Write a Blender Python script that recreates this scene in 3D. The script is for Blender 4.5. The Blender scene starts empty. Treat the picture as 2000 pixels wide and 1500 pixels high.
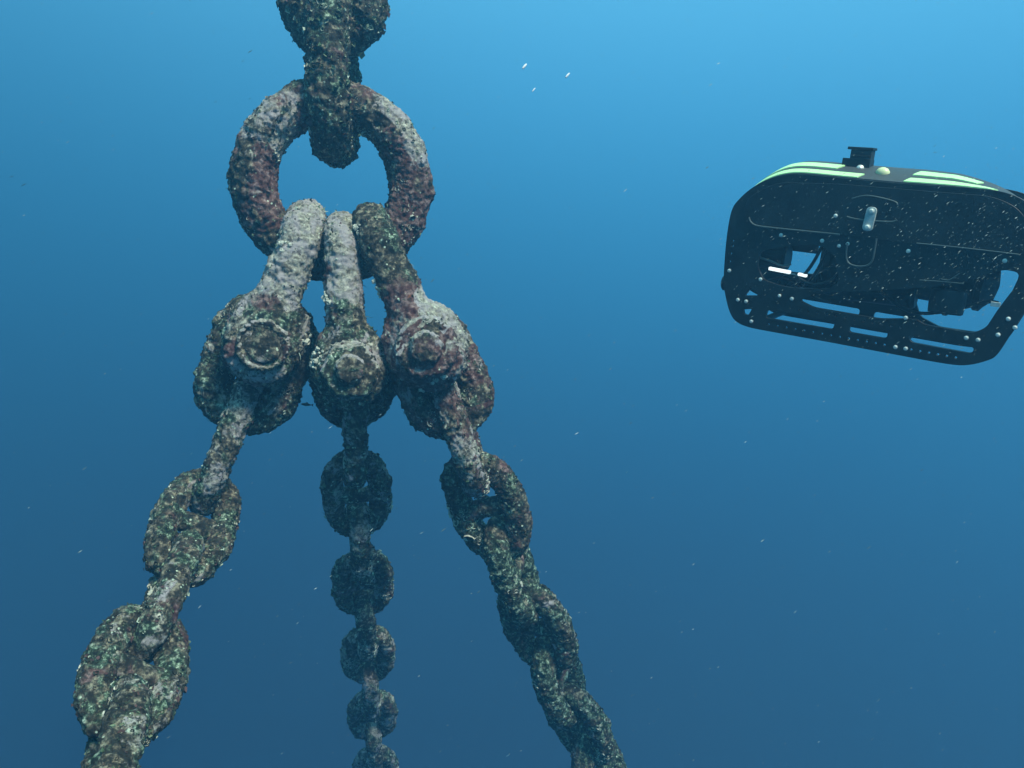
import bpy, bmesh, math, random
import numpy as np
from mathutils import Vector, Matrix
from mathutils.geometry import delaunay_2d_cdt

S = bpy.context.scene
COL = S.collection
R = math.radians

# ------------------------------------------------------------------ camera
FPX = 1570.0                      # focal length in pixels of the 2000 px wide photograph
PITCH = R(-6.0)
cd = bpy.data.cameras.new('camera'); cam = bpy.data.objects.new('camera', cd); COL.objects.link(cam)
cd.sensor_width = 36; cd.lens = 36 * FPX / 2000; cd.clip_start = 0.02; cd.clip_end = 400
cam.rotation_euler = (R(90) + PITCH, 0, 0)
S.camera = cam
RT = Vector((1, 0, 0)); FW = Vector((0, math.cos(PITCH), math.sin(PITCH))); UP = Vector((0, -math.sin(PITCH), math.cos(PITCH)))
def K(px, py, d):
    return RT * ((px - 1000) / FPX * d) + UP * ((750 - py) / FPX * d) + FW * d

# ------------------------------------------------------------------ light and water glow
SUN_EL, SUN_AZ = R(50), R(140)          # azimuth measured clockwise from +Y
sd = bpy.data.lights.new('sun', 'SUN'); sun = bpy.data.objects.new('sun', sd); COL.objects.link(sun)
sd.energy = 5.0; sd.angle = R(13.0); sd.color = (1.0, 0.96, 0.80)
sdir = Vector((math.sin(SUN_AZ) * math.cos(SUN_EL), math.cos(SUN_AZ) * math.cos(SUN_EL), math.sin(SUN_EL)))
sun.rotation_euler = sdir.to_track_quat('Z', 'Y').to_euler()

W = bpy.data.worlds.new('World'); S.world = W; W.use_nodes = True
nt = W.node_tree; nt.nodes.clear(); N = nt.nodes.new; L = nt.links.new
out = N('ShaderNodeOutputWorld'); bg = N('ShaderNodeBackground'); L(bg.outputs[0], out.inputs[0])
bg.inputs['Strength'].default_value = 0.1
tc = N('ShaderNodeTexCoord'); sep = N('ShaderNodeSeparateXYZ'); L(tc.outputs['Generated'], sep.inputs[0])
def math_node(tree, op, a, b=None, c=None, clamp=False):
    m = tree.nodes.new('ShaderNodeMath'); m.operation = op; m.use_clamp = clamp
    for i, v in enumerate((a, b, c)):
        if v is None: continue
        if isinstance(v, (int, float)): m.inputs[i].default_value = v
        else: tree.links.new(v, m.inputs[i])
    return m.outputs[0]
zx = math_node(nt, 'MULTIPLY_ADD', sep.outputs['X'], 0.09, sep.outputs['Z'])
z01 = math_node(nt, 'MULTIPLY_ADD', zx, 0.5, 0.5, clamp=True)
ramp = N('ShaderNodeValToRGB'); L(z01, ramp.inputs[0]); ramp.color_ramp.interpolation = 'B_SPLINE'
WATER = [(0.0, (.016, .050, .110)), (.25, (.020, .074, .145)), (.36, (.021, .100, .208)), (.46, (.022, .158, .325)),
         (.56, (.034, .262, .515)), (.66, (.085, .462, .820)), (.80, (.20, .72, 1.05)), (1.0, (.40, 1.0, 1.30))]
el = ramp.color_ramp.elements
el[0].position = WATER[0][0]; el[0].color = (*WATER[0][1], 1); el[1].position = 1.0; el[1].color = (*WATER[-1][1], 1)
for p, c in WATER[1:-1]:
    e = el.new(p); e.color = (*c, 1)
sky = N('ShaderNodeTexSky'); sky.sky_type = 'NISHITA'; sky.sun_disc = False
sky.sun_elevation = SUN_EL; sky.sun_rotation = SUN_AZ
sc10 = N('ShaderNodeVectorMath'); sc10.operation = 'SCALE'; L(ramp.outputs[0], sc10.inputs[0])
side = N('ShaderNodeMapRange'); side.interpolation_type = 'SMOOTHSTEP'; L(sep.outputs['X'], side.inputs[0])      # the water is a little darker away from the sun's side
side.inputs['From Min'].default_value = -.95; side.inputs['From Max'].default_value = .25; side.inputs['To Min'].default_value = 6.9; side.inputs['To Max'].default_value = 10.3
L(side.outputs[0], sc10.inputs['Scale'])
tint = N('ShaderNodeVectorMath'); tint.operation = 'MULTIPLY'; L(sky.outputs[0], tint.inputs[0]); tint.inputs[1].default_value = (.35, .85, .8)
win = N('ShaderNodeMapRange'); win.interpolation_type = 'SMOOTHSTEP'; L(sep.outputs['Z'], win.inputs[0])
win.inputs['From Min'].default_value = .62; win.inputs['From Max'].default_value = .82     # Snell's window: the sky seen through the surface overhead
wmul = N('ShaderNodeVectorMath'); wmul.operation = 'SCALE'; L(tint.outputs[0], wmul.inputs[0]); L(win.outputs[0], wmul.inputs['Scale'])
add = N('ShaderNodeVectorMath'); add.operation = 'ADD'; L(sc10.outputs[0], add.inputs[0]); L(wmul.outputs[0], add.inputs[1])
L(add.outputs[0], bg.inputs[0])

S.view_settings.view_transform = 'Standard'; S.view_settings.look = 'None'
S.view_settings.exposure = 0; S.view_settings.gamma = 1; S.view_settings.use_curve_mapping = False
S.render.engine = 'CYCLES'
S.cycles.use_denoising = True
S.cycles.max_bounces = 8; S.cycles.volume_bounces = 2; S.cycles.diffuse_bounces = 3
S.cycles.sample_clamp_indirect = 4

# ------------------------------------------------------------------ helpers
rng = np.random.default_rng(7); random.seed(7)
_perm = np.random.default_rng(3).permutation(512).astype(np.int64) % 256
_perm = np.concatenate([_perm, _perm, _perm])
_grad = np.random.default_rng(4).normal(size=(256, 3)); _grad /= np.linalg.norm(_grad, axis=1)[:, None]
def _hash(i, j, k): return _perm[_perm[_perm[i & 255] + (j & 255)] + (k & 255)]
def perlin(p):
    i = np.floor(p).astype(np.int64); f = p - i; u = f * f * f * (f * (f * 6 - 15) + 10); r = 0
    for a in (0, 1):
        for b in (0, 1):
            for c in (0, 1):
                g = _grad[_hash(i[:, 0] + a, i[:, 1] + b, i[:, 2] + c)]
                d = (g * (f - (a, b, c))).sum(1)
                w = (u[:, 0] if a else 1 - u[:, 0]) * (u[:, 1] if b else 1 - u[:, 1]) * (u[:, 2] if c else 1 - u[:, 2])
                r = r + w * d
    return r * 1.6
_cell = np.random.default_rng(5).random((256, 3))
def worley(p):
    i = np.floor(p).astype(np.int64); best = np.full(len(p), 9.0)
    for a in (-1, 0, 1):
        for b in (-1, 0, 1):
            for c in (-1, 0, 1):
                q = i + (a, b, c)
                v = q + _cell[_hash(q[:, 0], q[:, 1], q[:, 2])] - p
                best = np.minimum(best, (v * v).sum(1))
    return np.sqrt(best)

def mesh_from(name, V, F, mat=None, smooth=True):
    me = bpy.data.meshes.new(name); me.from_pydata([tuple(map(float, v)) for v in V], [], F); me.update()
    if smooth: me.polygons.foreach_set('use_smooth', [True] * len(me.polygons))
    if mat: me.materials.append(mat)
    return me
def link_obj(name, me, parent=None, M=None):
    o = bpy.data.objects.new(name, me); COL.objects.link(o)
    if parent is not None: o.parent = parent
    if M is not None: o.matrix_world = M if parent is None else M
    return o
def tag(o, label=None, cat=None, group=None, kind=None):
    for k, v in (('label', label), ('category', cat), ('group', group), ('kind', kind)):
        if v: o[k] = v
    return o
def frame(x, y, z, loc):
    return Matrix(((x[0], y[0], z[0], loc[0]), (x[1], y[1], z[1], loc[1]), (x[2], y[2], z[2], loc[2]), (0, 0, 0, 1)))

def sweep(path, rad, nseg, closed=True, flat=None):
    """tube round a 3-D path (n,3); rad scalar or (n,)"""
    P = np.asarray(path, float); n = len(P); rad = np.broadcast_to(rad, (n,))
    T = (np.roll(P, -1, 0) - np.roll(P, 1, 0)) if closed else np.gradient(P, axis=0)
    T /= np.linalg.norm(T, axis=1)[:, None]
    ref = np.array((0, 0, 1.0)) if flat is None else np.asarray(flat, float)
    A = np.cross(T, ref); ln = np.linalg.norm(A, axis=1)
    if ln.min() < .05:
        ref = np.array((.31, .87, .38)); A = np.cross(T, ref); ln = np.linalg.norm(A, axis=1)
    A /= ln[:, None]; B = np.cross(A, T)
    th = np.linspace(0, 2 * math.pi, nseg, endpoint=False)
    V = P[:, None] + rad[:, None, None] * (A[:, None] * np.cos(th)[None, :, None] + B[:, None] * np.sin(th)[None, :, None])
    V = V.reshape(-1, 3); F = []
    m = n if closed else n - 1
    for i in range(m):
        a, b = i * nseg, ((i + 1) % n) * nseg
        for j in range(nseg):
            k = (j + 1) % nseg
            F.append((a + j, a + k, b + k, b + j))
    if not closed:
        F.append(tuple(range(nseg - 1, -1, -1))); F.append(tuple((n - 1) * nseg + j for j in range(nseg)))
    return V, F
def join(parts):
    V, F, o = [], [], 0
    for v, f in parts:
        V.append(np.asarray(v, float)); F += [tuple(i + o for i in q) for q in f]; o += len(v)
    return np.concatenate(V), F
def box(cx, cy, cz, sx, sy, sz):
    v = [(cx + a * sx / 2, cy + b * sy / 2, cz + c * sz / 2) for a in (-1, 1) for b in (-1, 1) for c in (-1, 1)]
    return np.array(v), [(0, 1, 3, 2), (4, 6, 7, 5), (0, 4, 5, 1), (2, 3, 7, 6), (0, 2, 6, 4), (1, 5, 7, 3)]
def lathe(prof, n, axis='z'):
    """prof: list of (r, h); closed solid of revolution about z"""
    V, F = [], []
    for r, h in prof:
        for j in range(n):
            t = 2 * math.pi * j / n; V.append((r * math.cos(t), r * math.sin(t), h))
    for i in range(len(prof) - 1):
        for j in range(n):
            k = (j + 1) % n; F.append((i * n + j, i * n + k, (i + 1) * n + k, (i + 1) * n + j))
    F.append(tuple(range(n - 1, -1, -1))); F.append(tuple((len(prof) - 1) * n + j for j in range(n)))
    V = np.array(V)
    if axis == 'y': V = V[:, (0, 2, 1)] * (1, 1, -1)
    if axis == 'x': V = V[:, (2, 1, 0)] * (1, 1, -1)
    return V, F
def eval_mesh(me, mods):
    o = bpy.data.objects.new('temp', me); COL.objects.link(o)
    for t, kw in mods:
        m = o.modifiers.new(t, t)
        for k, v in kw.items(): setattr(m, k, v)
    dg = bpy.context.evaluated_depsgraph_get(); dg.update()
    r = bpy.data.meshes.new_from_object(o.evaluated_get(dg))
    bpy.data.objects.remove(o); return r
def patches(me, fn):
    """settled growth, and lit sides painted pale: extra (pink, green, pale) amounts per vertex of a fouled piece"""
    V, Nn = get_vn(me); a = me.color_attributes.new('patch', 'FLOAT_COLOR', 'POINT')
    c = np.zeros((len(V), 4), np.float32); c[:, 3] = 1; c[:, :3] = fn(V, Nn); a.data.foreach_set('color', c.ravel())
def get_vn(me):
    n = len(me.vertices); V = np.empty(n * 3); me.vertices.foreach_get('co', V)
    Nn = np.empty(n * 3); me.vertex_normals.foreach_get('vector', Nn)
    return V.reshape(-1, 3), Nn.reshape(-1, 3)
def encrust(me, amp=.006, seed=0.0, lump=1.0, fine=1.0):
    """the uneven crust of coralline algae, barnacles and worm tubes as real relief"""
    V, Nn = get_vn(me); o = seed * 17.31
    P = V + (o, o * .7, -o * .4)
    d = amp * 1.3 * perlin(P * 14)
    d += amp * .9 * lump * np.clip(.62 - worley(P * 42), 0, 1) * np.clip(perlin(P * 9 + 5) * 2 + .9, 0, 2)
    d += amp * .75 * fine * perlin(P * 60) + amp * .55 * fine * perlin(P * 120)
    d += amp * 1.0 * fine * np.clip(.5 - worley(P * 105), 0, 1) * np.clip(perlin(P * 16 + 9) * 3 + .6, 0, 2)
    pits = np.clip(perlin(P * 30 + 3) - .38, 0, 1); d -= amp * 3.0 * pits
    V = V + Nn * d[:, None]
    me.vertices.foreach_set('co', V.ravel()); me.update()
    me.polygons.foreach_set('use_smooth', [True] * len(me.polygons))

# ------------------------------------------------------------------ materials
def new_mat(name):
    m = bpy.data.materials.new(name); m.use_nodes = True
    return m, m.node_tree, m.node_tree.nodes['Principled BSDF']
def ramp_node(t, fac, stops, interp='LINEAR'):
    r = t.nodes.new('ShaderNodeValToRGB'); r.color_ramp.interpolation = interp; e = r.color_ramp.elements
    e[0].position, e[0].color = stops[0][0], (*stops[0][1], 1); e[1].position, e[1].color = stops[-1][0], (*stops[-1][1], 1)
    for p, c in stops[1:-1]:
        q = e.new(p); q.color = (*c, 1)
    t.links.new(fac, r.inputs[0]); return r.outputs[0]
def mixc(t, fac, a, b):
    m = t.nodes.new('ShaderNodeMix'); m.data_type = 'RGBA'
    for i, v in ((0, fac), (6, a), (7, b)):
        if isinstance(v, (int, float)): m.inputs[i].default_value = v
        elif isinstance(v, tuple): m.inputs[i].default_value = (*v, 1)
        else: t.links.new(v, m.inputs[i])
    return m.outputs[2]
def noise(t, vec, scale, detail=3, rough=.6, dist=0, off=None):
    n = t.nodes.new('ShaderNodeTexNoise'); n.inputs['Scale'].default_value = scale; n.inputs['Detail'].default_value = detail
    n.inputs['Roughness'].default_value = rough; n.inputs['Distortion'].default_value = dist
    if off is not None:
        a = t.nodes.new('ShaderNodeVectorMath'); t.links.new(vec, a.inputs[0]); a.inputs[1].default_value = off; vec = a.outputs[0]
    t.links.new(vec, n.inputs['Vector']); return n.outputs['Fac']
def thr(t, v, lo, hi):
    m = t.nodes.new('ShaderNodeMapRange'); m.interpolation_type = 'SMOOTHSTEP'; t.links.new(v, m.inputs[0])
    for n_, x in (('From Min', lo), ('From Max', hi)):
        if isinstance(x, (int, float)): m.inputs[n_].default_value = x
        else: t.links.new(x, m.inputs[n_])
    return m.outputs[0]

def crust_material():
    """sea growth; object colour: R = pink coralline, G = green turf, B = pale lime crust"""
    m, t, b = new_mat('sea_growth_crust')
    tcn = t.nodes.new('ShaderNodeTexCoord'); oi = t.nodes.new('ShaderNodeObjectInfo')
    sc = t.nodes.new('ShaderNodeVectorMath'); sc.operation = 'SCALE'; sc.inputs[0].default_value = (31, 47, 23); t.links.new(oi.outputs['Random'], sc.inputs['Scale'])
    ad = t.nodes.new('ShaderNodeVectorMath'); t.links.new(tcn.outputs['Object'], ad.inputs[0]); t.links.new(sc.outputs[0], ad.inputs[1])
    v = ad.outputs[0]
    sp = t.nodes.new('ShaderNodeSeparateColor'); t.links.new(oi.outputs['Color'], sp.inputs[0])
    pk, gr, pl = sp.outputs
    at = t.nodes.new('ShaderNodeAttribute'); at.attribute_name = 'patch'; asp = t.nodes.new('ShaderNodeSeparateColor'); t.links.new(at.outputs['Color'], asp.inputs[0])
    pk = math_node(t, 'ADD', pk, asp.outputs[0]); gr = math_node(t, 'ADD', gr, asp.outputs[1]); pl = math_node(t, 'ADD', pl, asp.outputs[2])
    base = ramp_node(t, noise(t, v, 38, 4, .7), [(.32, (.007, .009, .007)), (.47, (.022, .022, .016)), (.55, (.085, .075, .052)), (.64, (.28, .26, .18))])
    green = ramp_node(t, noise(t, v, 55, 4, .75, 0, (3, 1, 7)), [(.38, (.006, .010, .007)), (.50, (.026, .046, .026)), (.58, (.16, .24, .16)), (.68, (.50, .60, .46))])
    pink = ramp_node(t, noise(t, v, 45, 4, .7, 0, (8, 2, 1)), [(.32, (.035, .010, .012)), (.50, (.095, .048, .042)), (.68, (.30, .22, .20))])
    pale = ramp_node(t, noise(t, v, 70, 4, .7, 0, (1, 9, 4)), [(.34, (.07, .065, .05)), (.46, (.22, .21, .17)), (.60, (.42, .42, .33)), (.74, (.66, .67, .54))])
    gm = thr(t, math_node(t, 'ADD', noise(t, v, 13, 4, .65, .4, (5, 5, 0)), math_node(t, 'MULTIPLY_ADD', gr, .36, -.18)), .47, .57)
    pm = thr(t, math_node(t, 'ADD', noise(t, v, 9, 4, .65, .4, (0, 4, 4)), math_node(t, 'MULTIPLY_ADD', pk, .36, -.22)), .50, .60)
    lm = thr(t, math_node(t, 'ADD', noise(t, v, 11, 5, .7, .6, (2, 0, 6)), math_node(t, 'MULTIPLY_ADD', pl, .44, -.24)), .52, .60)
    lav = mixc(t, thr(t, noise(t, v, 17, 4, .7, .5, (4, 4, 9)), .42, .60), pale, (.31, .29, .29))
    lav = mixc(t, thr(t, noise(t, v, 26, 4, .7, .2, (9, 4, 1)), .56, .68), lav, (.13, .12, .09))
    c = mixc(t, gm, base, green); c = mixc(t, pm, c, pink); c = mixc(t, lm, c, lav)
    # barnacle and worm-tube specks: small pale dots of their own
    vo = t.nodes.new('ShaderNodeTexVoronoi'); vo.inputs['Scale'].default_value = 75; t.links.new(v, vo.inputs['Vector'])
    patch = thr(t, noise(t, v, 20, 3, .6, 0, (7, 7, 7)), .50, .62)
    dots = math_node(t, 'MULTIPLY', thr(t, math_node(t, 'MULTIPLY', vo.outputs['Distance'], -1.0), -.30, -.16), patch)
    seln = t.nodes.new('ShaderNodeSeparateColor'); t.links.new(vo.outputs['Color'], seln.inputs[0])
    dots = math_node(t, 'MULTIPLY', dots, thr(t, seln.outputs[0], .55, .6))
    c = mixc(t, dots, c, (.55, .66, .50))
    dk = thr(t, noise(t, v, 85, 3, .6, 0, (4, 8, 2)), .53, .62)      # dark turf and mussel bits between
    zone = thr(t, noise(t, v, 8, 3, .6, .3, (6, 1, 3)), .38, .60)
    zone = math_node(t, 'MULTIPLY', zone, math_node(t, 'MULTIPLY_ADD', asp.outputs[2], -.85, .95, clamp=True), clamp=True)
    dk = math_node(t, 'MULTIPLY', dk, zone)
    c = mixc(t, math_node(t, 'MULTIPLY', dk, .9), c, (.016, .018, .014))
    rust = thr(t, noise(t, v, 12, 4, .6, 0, (9, 3, 9)), .70, .74)
    c = mixc(t, math_node(t, 'MULTIPLY', rust, .8), c, (.22, .085, .03))
    t.links.new(c, b.inputs['Base Color']); b.inputs['Roughness'].default_value = .85
    b.inputs['Specular IOR Level'].default_value = .25
    bp = t.nodes.new('ShaderNodeBump'); bp.inputs['Strength'].default_value = .9; bp.inputs['Distance'].default_value = .004
    t.links.new(noise(t, v, 160, 4, .75), bp.inputs['Height']); t.links.new(bp.outputs[0], b.inputs['Normal'])
    return m
def tuft_material():
    m, t, b = new_mat('turf_algae')
    g = t.nodes.new('ShaderNodeNewGeometry')
    c = ramp_node(t, g.outputs['Random Per Island'], [(0, (.014, .018, .012)), (.35, (.028, .040, .022)), (.55, (.05, .095, .045)), (.72, (.09, .05, .045)), (.84, (.16, .22, .13)), (.93, (.38, .46, .36)), (1, (.55, .60, .52))], 'CONSTANT')
    t.links.new(c, b.inputs['Base Color']); b.inputs['Roughness'].default_value = .9
    return m
def simple(name, col, rough=.5, metal=0, spec=.5, var=.15, scale=30, bump=0):
    m, t, b = new_mat(name)
    tcn = t.nodes.new('ShaderNodeTexCoord')
    n = noise(t, tcn.outputs['Object'], scale, 4, .65)
    lo = tuple(x * (1 - var) for x in col); hi = tuple(min(1, x * (1 + var)) for x in col)
    t.links.new(ramp_node(t, n, [(.3, lo), (.7, hi)]), b.inputs['Base Color'])
    r = t.nodes.new('ShaderNodeMapRange'); t.links.new(n, r.inputs[0]); r.inputs['To Min'].default_value = max(0, rough - .1); r.inputs['To Max'].default_value = min(1, rough + .12)
    t.links.new(r.outputs[0], b.inputs['Roughness']); b.inputs['Metallic'].default_value = metal; b.inputs['Specular IOR Level'].default_value = spec
    if bump:
        bp = t.nodes.new('ShaderNodeBump'); bp.inputs['Distance'].default_value = bump; t.links.new(n, bp.inputs['Height']); t.links.new(bp.outputs[0], b.inputs['Normal'])
    return m
CR = crust_material(); TU = tuft_material()
BLK = simple('black_plastic', (.010, .013, .012), .42, 0, .35, .75, 14)
BLK2 = simple('black_foam_cover', (.011, .015, .014), .45, 0, .4, .8, 9)
GRY = simple('dark_grey_deck', (.042, .052, .055), .6)
YEL = simple('yellow_green_stripe', (.56, .94, .42), .45, 0, .4, .06)
STL = simple('stainless_steel', (.78, .80, .70), .35, .35)
ZNC = simple('zinc_anode', (.42, .50, .48), .6, .2, .4, .2, 90)
LIN = simple('dull_grey_rod', (.10, .13, .12), .45, .5)
WHT = simple('white_enamel', (.85, .86, .84), .3, 0, .5, .03)
LMP = simple('lit_light_bar', (.85, .86, .84), .3, 0, .5, .03); _b = LMP.node_tree.nodes['Principled BSDF']; _b.inputs['Emission Color'].default_value = (.9, 1, .97, 1); _b.inputs['Emission Strength'].default_value = 1.3
PLG = simple('pale_yellow_plug', (.72, .78, .42), .35, 0, .5, .05)
CAB = simple('cable_sheath', (.012, .013, .014), .4, 0, .4)
GRM = simple('ribbed_rubber', (.014, .020, .020), .55, 0, .4)
FLK, _t, _b = new_mat('marine_snow_flake'); _g = _t.nodes.new('ShaderNodeNewGeometry')
_t.links.new(ramp_node(_t, _g.outputs['Random Per Island'], [(0, (.05, .08, .07)), (.6, (.14, .20, .18)), (.85, (.35, .45, .40)), (1, (.75, .85, .78))]), _b.inputs['Base Color']); _b.inputs['Roughness'].default_value = .7
FSH = simple('fish_skin', (.02, .022, .02), .5)

# ------------------------------------------------------------------ growth tufts
def tufts(me, count, size, seed, sky_bias=True):
    """small blades, crumbs and shells standing on the crust; returns one joined mesh"""
    V, Nn = get_vn(me); r = np.random.default_rng(seed)
    idx = r.integers(0, len(V), count * 2)
    keep = perlin(V[idx] * 11 + seed) + r.random(len(idx)) * .8 > .25
    idx = idx[keep][:count]
    VV, FF = [], []; o = 0
    for i in idx:
        n = Nn[i]; a = r.normal(size=3); a -= a.dot(n) * n; a /= np.linalg.norm(a) + 1e-9; b = np.cross(n, a)
        s = size * (.35 + r.random() ** 3 * 1.3); p = V[i] - n * s * .25; lean = r.normal(size=3) * .35 + n
        k = r.random()
        if k < .72:     # crumb: a squat irregular tetra/octa lump
            h = s * .7; w = s * .5
            pts = [p + a * w * r.uniform(.6, 1.2), p + b * w * r.uniform(.6, 1.2), p - a * w * r.uniform(.6, 1.2), p - b * w * r.uniform(.6, 1.2), p + lean * h]
            VV += pts; FF += [(o, o + 1, o + 4), (o + 1, o + 2, o + 4), (o + 2, o + 3, o + 4), (o + 3, o, o + 4)]; o += 5
        else:           # blade of turf, three-sided and thin
            h = s * r.uniform(.5, 1.1); w = s * .2
            pts = [p + a * w, p + b * w, p - a * w, p + lean * h * .6 + a * w * .6, p + lean * h + b * s * .3]
            VV += pts; FF += [(o, o + 1, o + 3), (o + 1, o + 2, o + 3), (o, o + 3, o + 2), (o + 1, o + 4, o + 3)]; o += 5
    return mesh_from('marine_growth', VV, FF, TU, smooth=False)
BARN = simple('barnacle_shell', (.42, .44, .36), .8, 0, .3, .35, 60)
def barnacles(me, ncl, seed, R0=.045, size=.0055):
    V, Nn = get_vn(me); r = np.random.default_rng(seed + 900); VV, FF = [], []; o = 0
    for c in r.integers(0, len(V), ncl):
        near = np.where(((V - V[c]) ** 2).sum(1) < (R0 * r.uniform(.4, 1)) ** 2)[0]
        if len(near) == 0: continue
        for i in r.choice(near, min(len(near), int(r.uniform(6, 22)))):
            n = Nn[i] + r.normal(size=3) * .18; n /= np.linalg.norm(n); a = np.cross(n, (.3, .5, .8)); a /= np.linalg.norm(a); b = np.cross(n, a)
            q = size * r.lognormal(0, .35); h = q * r.uniform(.7, 1.3); p = V[i] - n * q * .2; k = 7
            for rad, hh in ((q, 0), (q * .62, h), (q * .40, h * .96), (q * .25, h * .5)):
                for j in range(k):
                    t_ = 2 * math.pi * j / k + i; rj = rad * (1 + .15 * math.sin(j * 2.3 + i)); VV.append(p + (a * math.cos(t_) + b * math.sin(t_)) * rj + n * hh)
            for l in range(3):
                for j in range(k): FF.append((o + l * k + j, o + l * k + (j + 1) % k, o + (l + 1) * k + (j + 1) % k, o + (l + 1) * k + j))
            FF.append(tuple(o + 3 * k + j for j in range(k))); o += 4 * k
    return mesh_from('barnacles', VV, FF, BARN, smooth=False)
def strands(me, count, seed, length=.035):
    """thin hydroids and weed trailing from the underside"""
    V, Nn = get_vn(me); r = np.random.default_rng(seed + 300); VV, FF = [], []; o = 0
    for i in r.integers(0, len(V), count):
        p = V[i].copy(); d = Nn[i] + r.normal(size=3) * .5; Lh = length * r.uniform(.4, 1.5); w = .0011; m = 5; a = np.cross(d, (.2, .9, .3)); a /= np.linalg.norm(a)
        for k in range(m):
            f = 1 - k / (m - .6)
            VV += [p + a * w * f, p - a * w * f * .6 + np.cross(a, d) * w * f, p - a * w * f * .6 - np.cross(a, d) * w * f]
            d = d * .75 + r.normal(size=3) * .22; p = p + d / (np.linalg.norm(d) + .2) * Lh / m
        for k in range(m - 1):
            for j in range(3): FF.append((o + k * 3 + j, o + k * 3 + (j + 1) % 3, o + k * 3 + 3 + (j + 1) % 3, o + k * 3 + 3 + j))
        o += 3 * m
    return VV, FF
def add_growth(o, count, size, seed):
    g2 = link_obj('barnacles', barnacles(o.data, max(3, count // 150), seed), o); g2['kind'] = 'stuff'
    g3 = link_obj('weed_strands', mesh_from('weed_strands', *strands(o.data, max(8, count // 45), seed), TU, smooth=False), o); g3['kind'] = 'stuff'
    g = link_obj('marine_growth', tufts(o.data, count, size, seed), o); g['kind'] = 'stuff'
    return g

# ------------------------------------------------------------------ chain links
def stadium(a, r, n):
    """centre line of a link in the XY plane, long axis X"""
    per = 4 * a + 2 * math.pi * r; P = []
    for s in np.linspace(0, per, n, endpoint=False):
        if s < 2 * a: P.append((-a + s, r, 0))
        elif s < 2 * a + math.pi * r:
            t = (s - 2 * a) / r; P.append((a + r * math.sin(t), r * math.cos(t), 0))
        elif s < 4 * a + math.pi * r: P.append((a - (s - 2 * a - math.pi * r), -r, 0))
        else:
            t = (s - 4 * a - math.pi * r) / r; P.append((-a - r * math.sin(t), -r * math.cos(t), 0))
    return np.array(P)
def oval(Lc, Wc, n):
    """rounded oval centre line, the shape of a forged stud link"""
    t = np.linspace(0, 2 * math.pi, 4000, endpoint=False); c, q = np.cos(t), np.sin(t)
    P = np.stack([Lc / 2 * np.sign(c) * np.abs(c) ** .88, Wc / 2 * np.sign(q) * np.abs(q) ** .80, 0 * t], 1)
    d = np.linalg.norm(np.roll(P, -1, 0) - P, axis=1); a = np.concatenate([[0], np.cumsum(d)[:-1]])
    u = np.linspace(0, d.sum(), n, endpoint=False)
    return np.stack([np.interp(u, a, P[:, k]) for k in range(3)], 1)
seed_n = [0]
def make_link(cen, ax, nrm, Lc, Wc, bar, label, group, colour, stud=True, cat='chain link', nseg=56, nl=230, amp=.006, growth=900, gsize=.012):
    """Lc, Wc: length and width of the centre line; ax long axis; nrm normal of the link's plane"""
    seed_n[0] += 1; sd_ = seed_n[0]
    ax = Vector(ax).normalized(); nrm = Vector(nrm); nrm = (nrm - ax * nrm.dot(ax)).normalized(); lat = nrm.cross(ax)
    r = Wc / 2; a = (Lc - Wc) / 2
    V, F = sweep(oval(Lc, Wc, nl) if stud else stadium(a, r, nl), bar / 2, nseg, flat=(0, 0, 1))
    me = mesh_from('chain_link', V, F, CR); encrust(me, amp, sd_)
    o = link_obj('chain_link', me, None, frame(ax, lat, nrm, cen)); o.color = colour
    tag(o, label, cat, group)
    if stud:
        ys = np.linspace(-r, r, 44); rs = bar * .36 + bar * .14 * (np.abs(ys) / r) ** 3
        V, F = sweep([(0, y, 0) for y in ys], rs, 36, closed=False)
        ms = mesh_from('stud', V, F, CR); encrust(ms, amp * .8, sd_ + .5)
        s = link_obj('stud', ms, o); s.color = colour
    add_growth(o, growth, gsize, sd_)
    return o

D = .075
PITCH_L = 4.0 * D
def place(prev, marks, dist0, dist, deeper):
    """centres of the face-on links: on their sight lines, two link pitches apart"""
    out = []; q = prev; dd = dist0
    for px, py in marks:
        u = K(px, py, 1.0); un = u.normalized(); b = q.dot(un); disc = b * b - (q.dot(q) - dd * dd)
        t = b + (1 if deeper else -1) * math.sqrt(max(disc, 0)); q = un * t; out.append(q); dd = dist
    return out
def chain(start, marks, deeper, labels, group, colours, twist=lambda i: 0, width=.27, bar=.088, lod=lambda i: 1.0, pitch=PITCH_L, amp=.006):
    cs = place(start, marks, pitch * 1.5, pitch * 2, deeper); pts = []
    prev = start
    for k, c in enumerate(cs):
        nx_ = cs[k + 1] if k + 1 < len(cs) else c + (c - cs[k - 1])
        t = ((c - prev).normalized() * (.25 if k == 0 else 1) + (nx_ - c).normalized()).normalized()
        a, b = c - t * pitch / 2, c + t * pitch / 2
        e0 = start if k == 0 else pts[-1][1]
        pts.append((e0, a)) if False else None
        pts.append((a, b)); prev = c
    segs = []; e = start
    for a, b in pts: segs += [(e, a), (a, b)]; e = b
    for i, (a, b) in enumerate(segs):
        ax = (b - a).normalized(); cen = (a + b) / 2
        view = -cen.normalized(); view = (view - ax * view.dot(ax)).normalized()
        nr = Matrix.Rotation(twist(i) + (0 if i % 2 else R(90)), 3, ax) @ view
        k = lod(i); Lc = max((b - a).length, pitch * .9) + bar * .86
        make_link(cen, ax, nr, Lc, width - bar, bar, labels[i], group, colours(i), nseg=int(72 * k), nl=int(250 * k), growth=int(1100 * k), gsize=.011, amp=amp)

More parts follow.
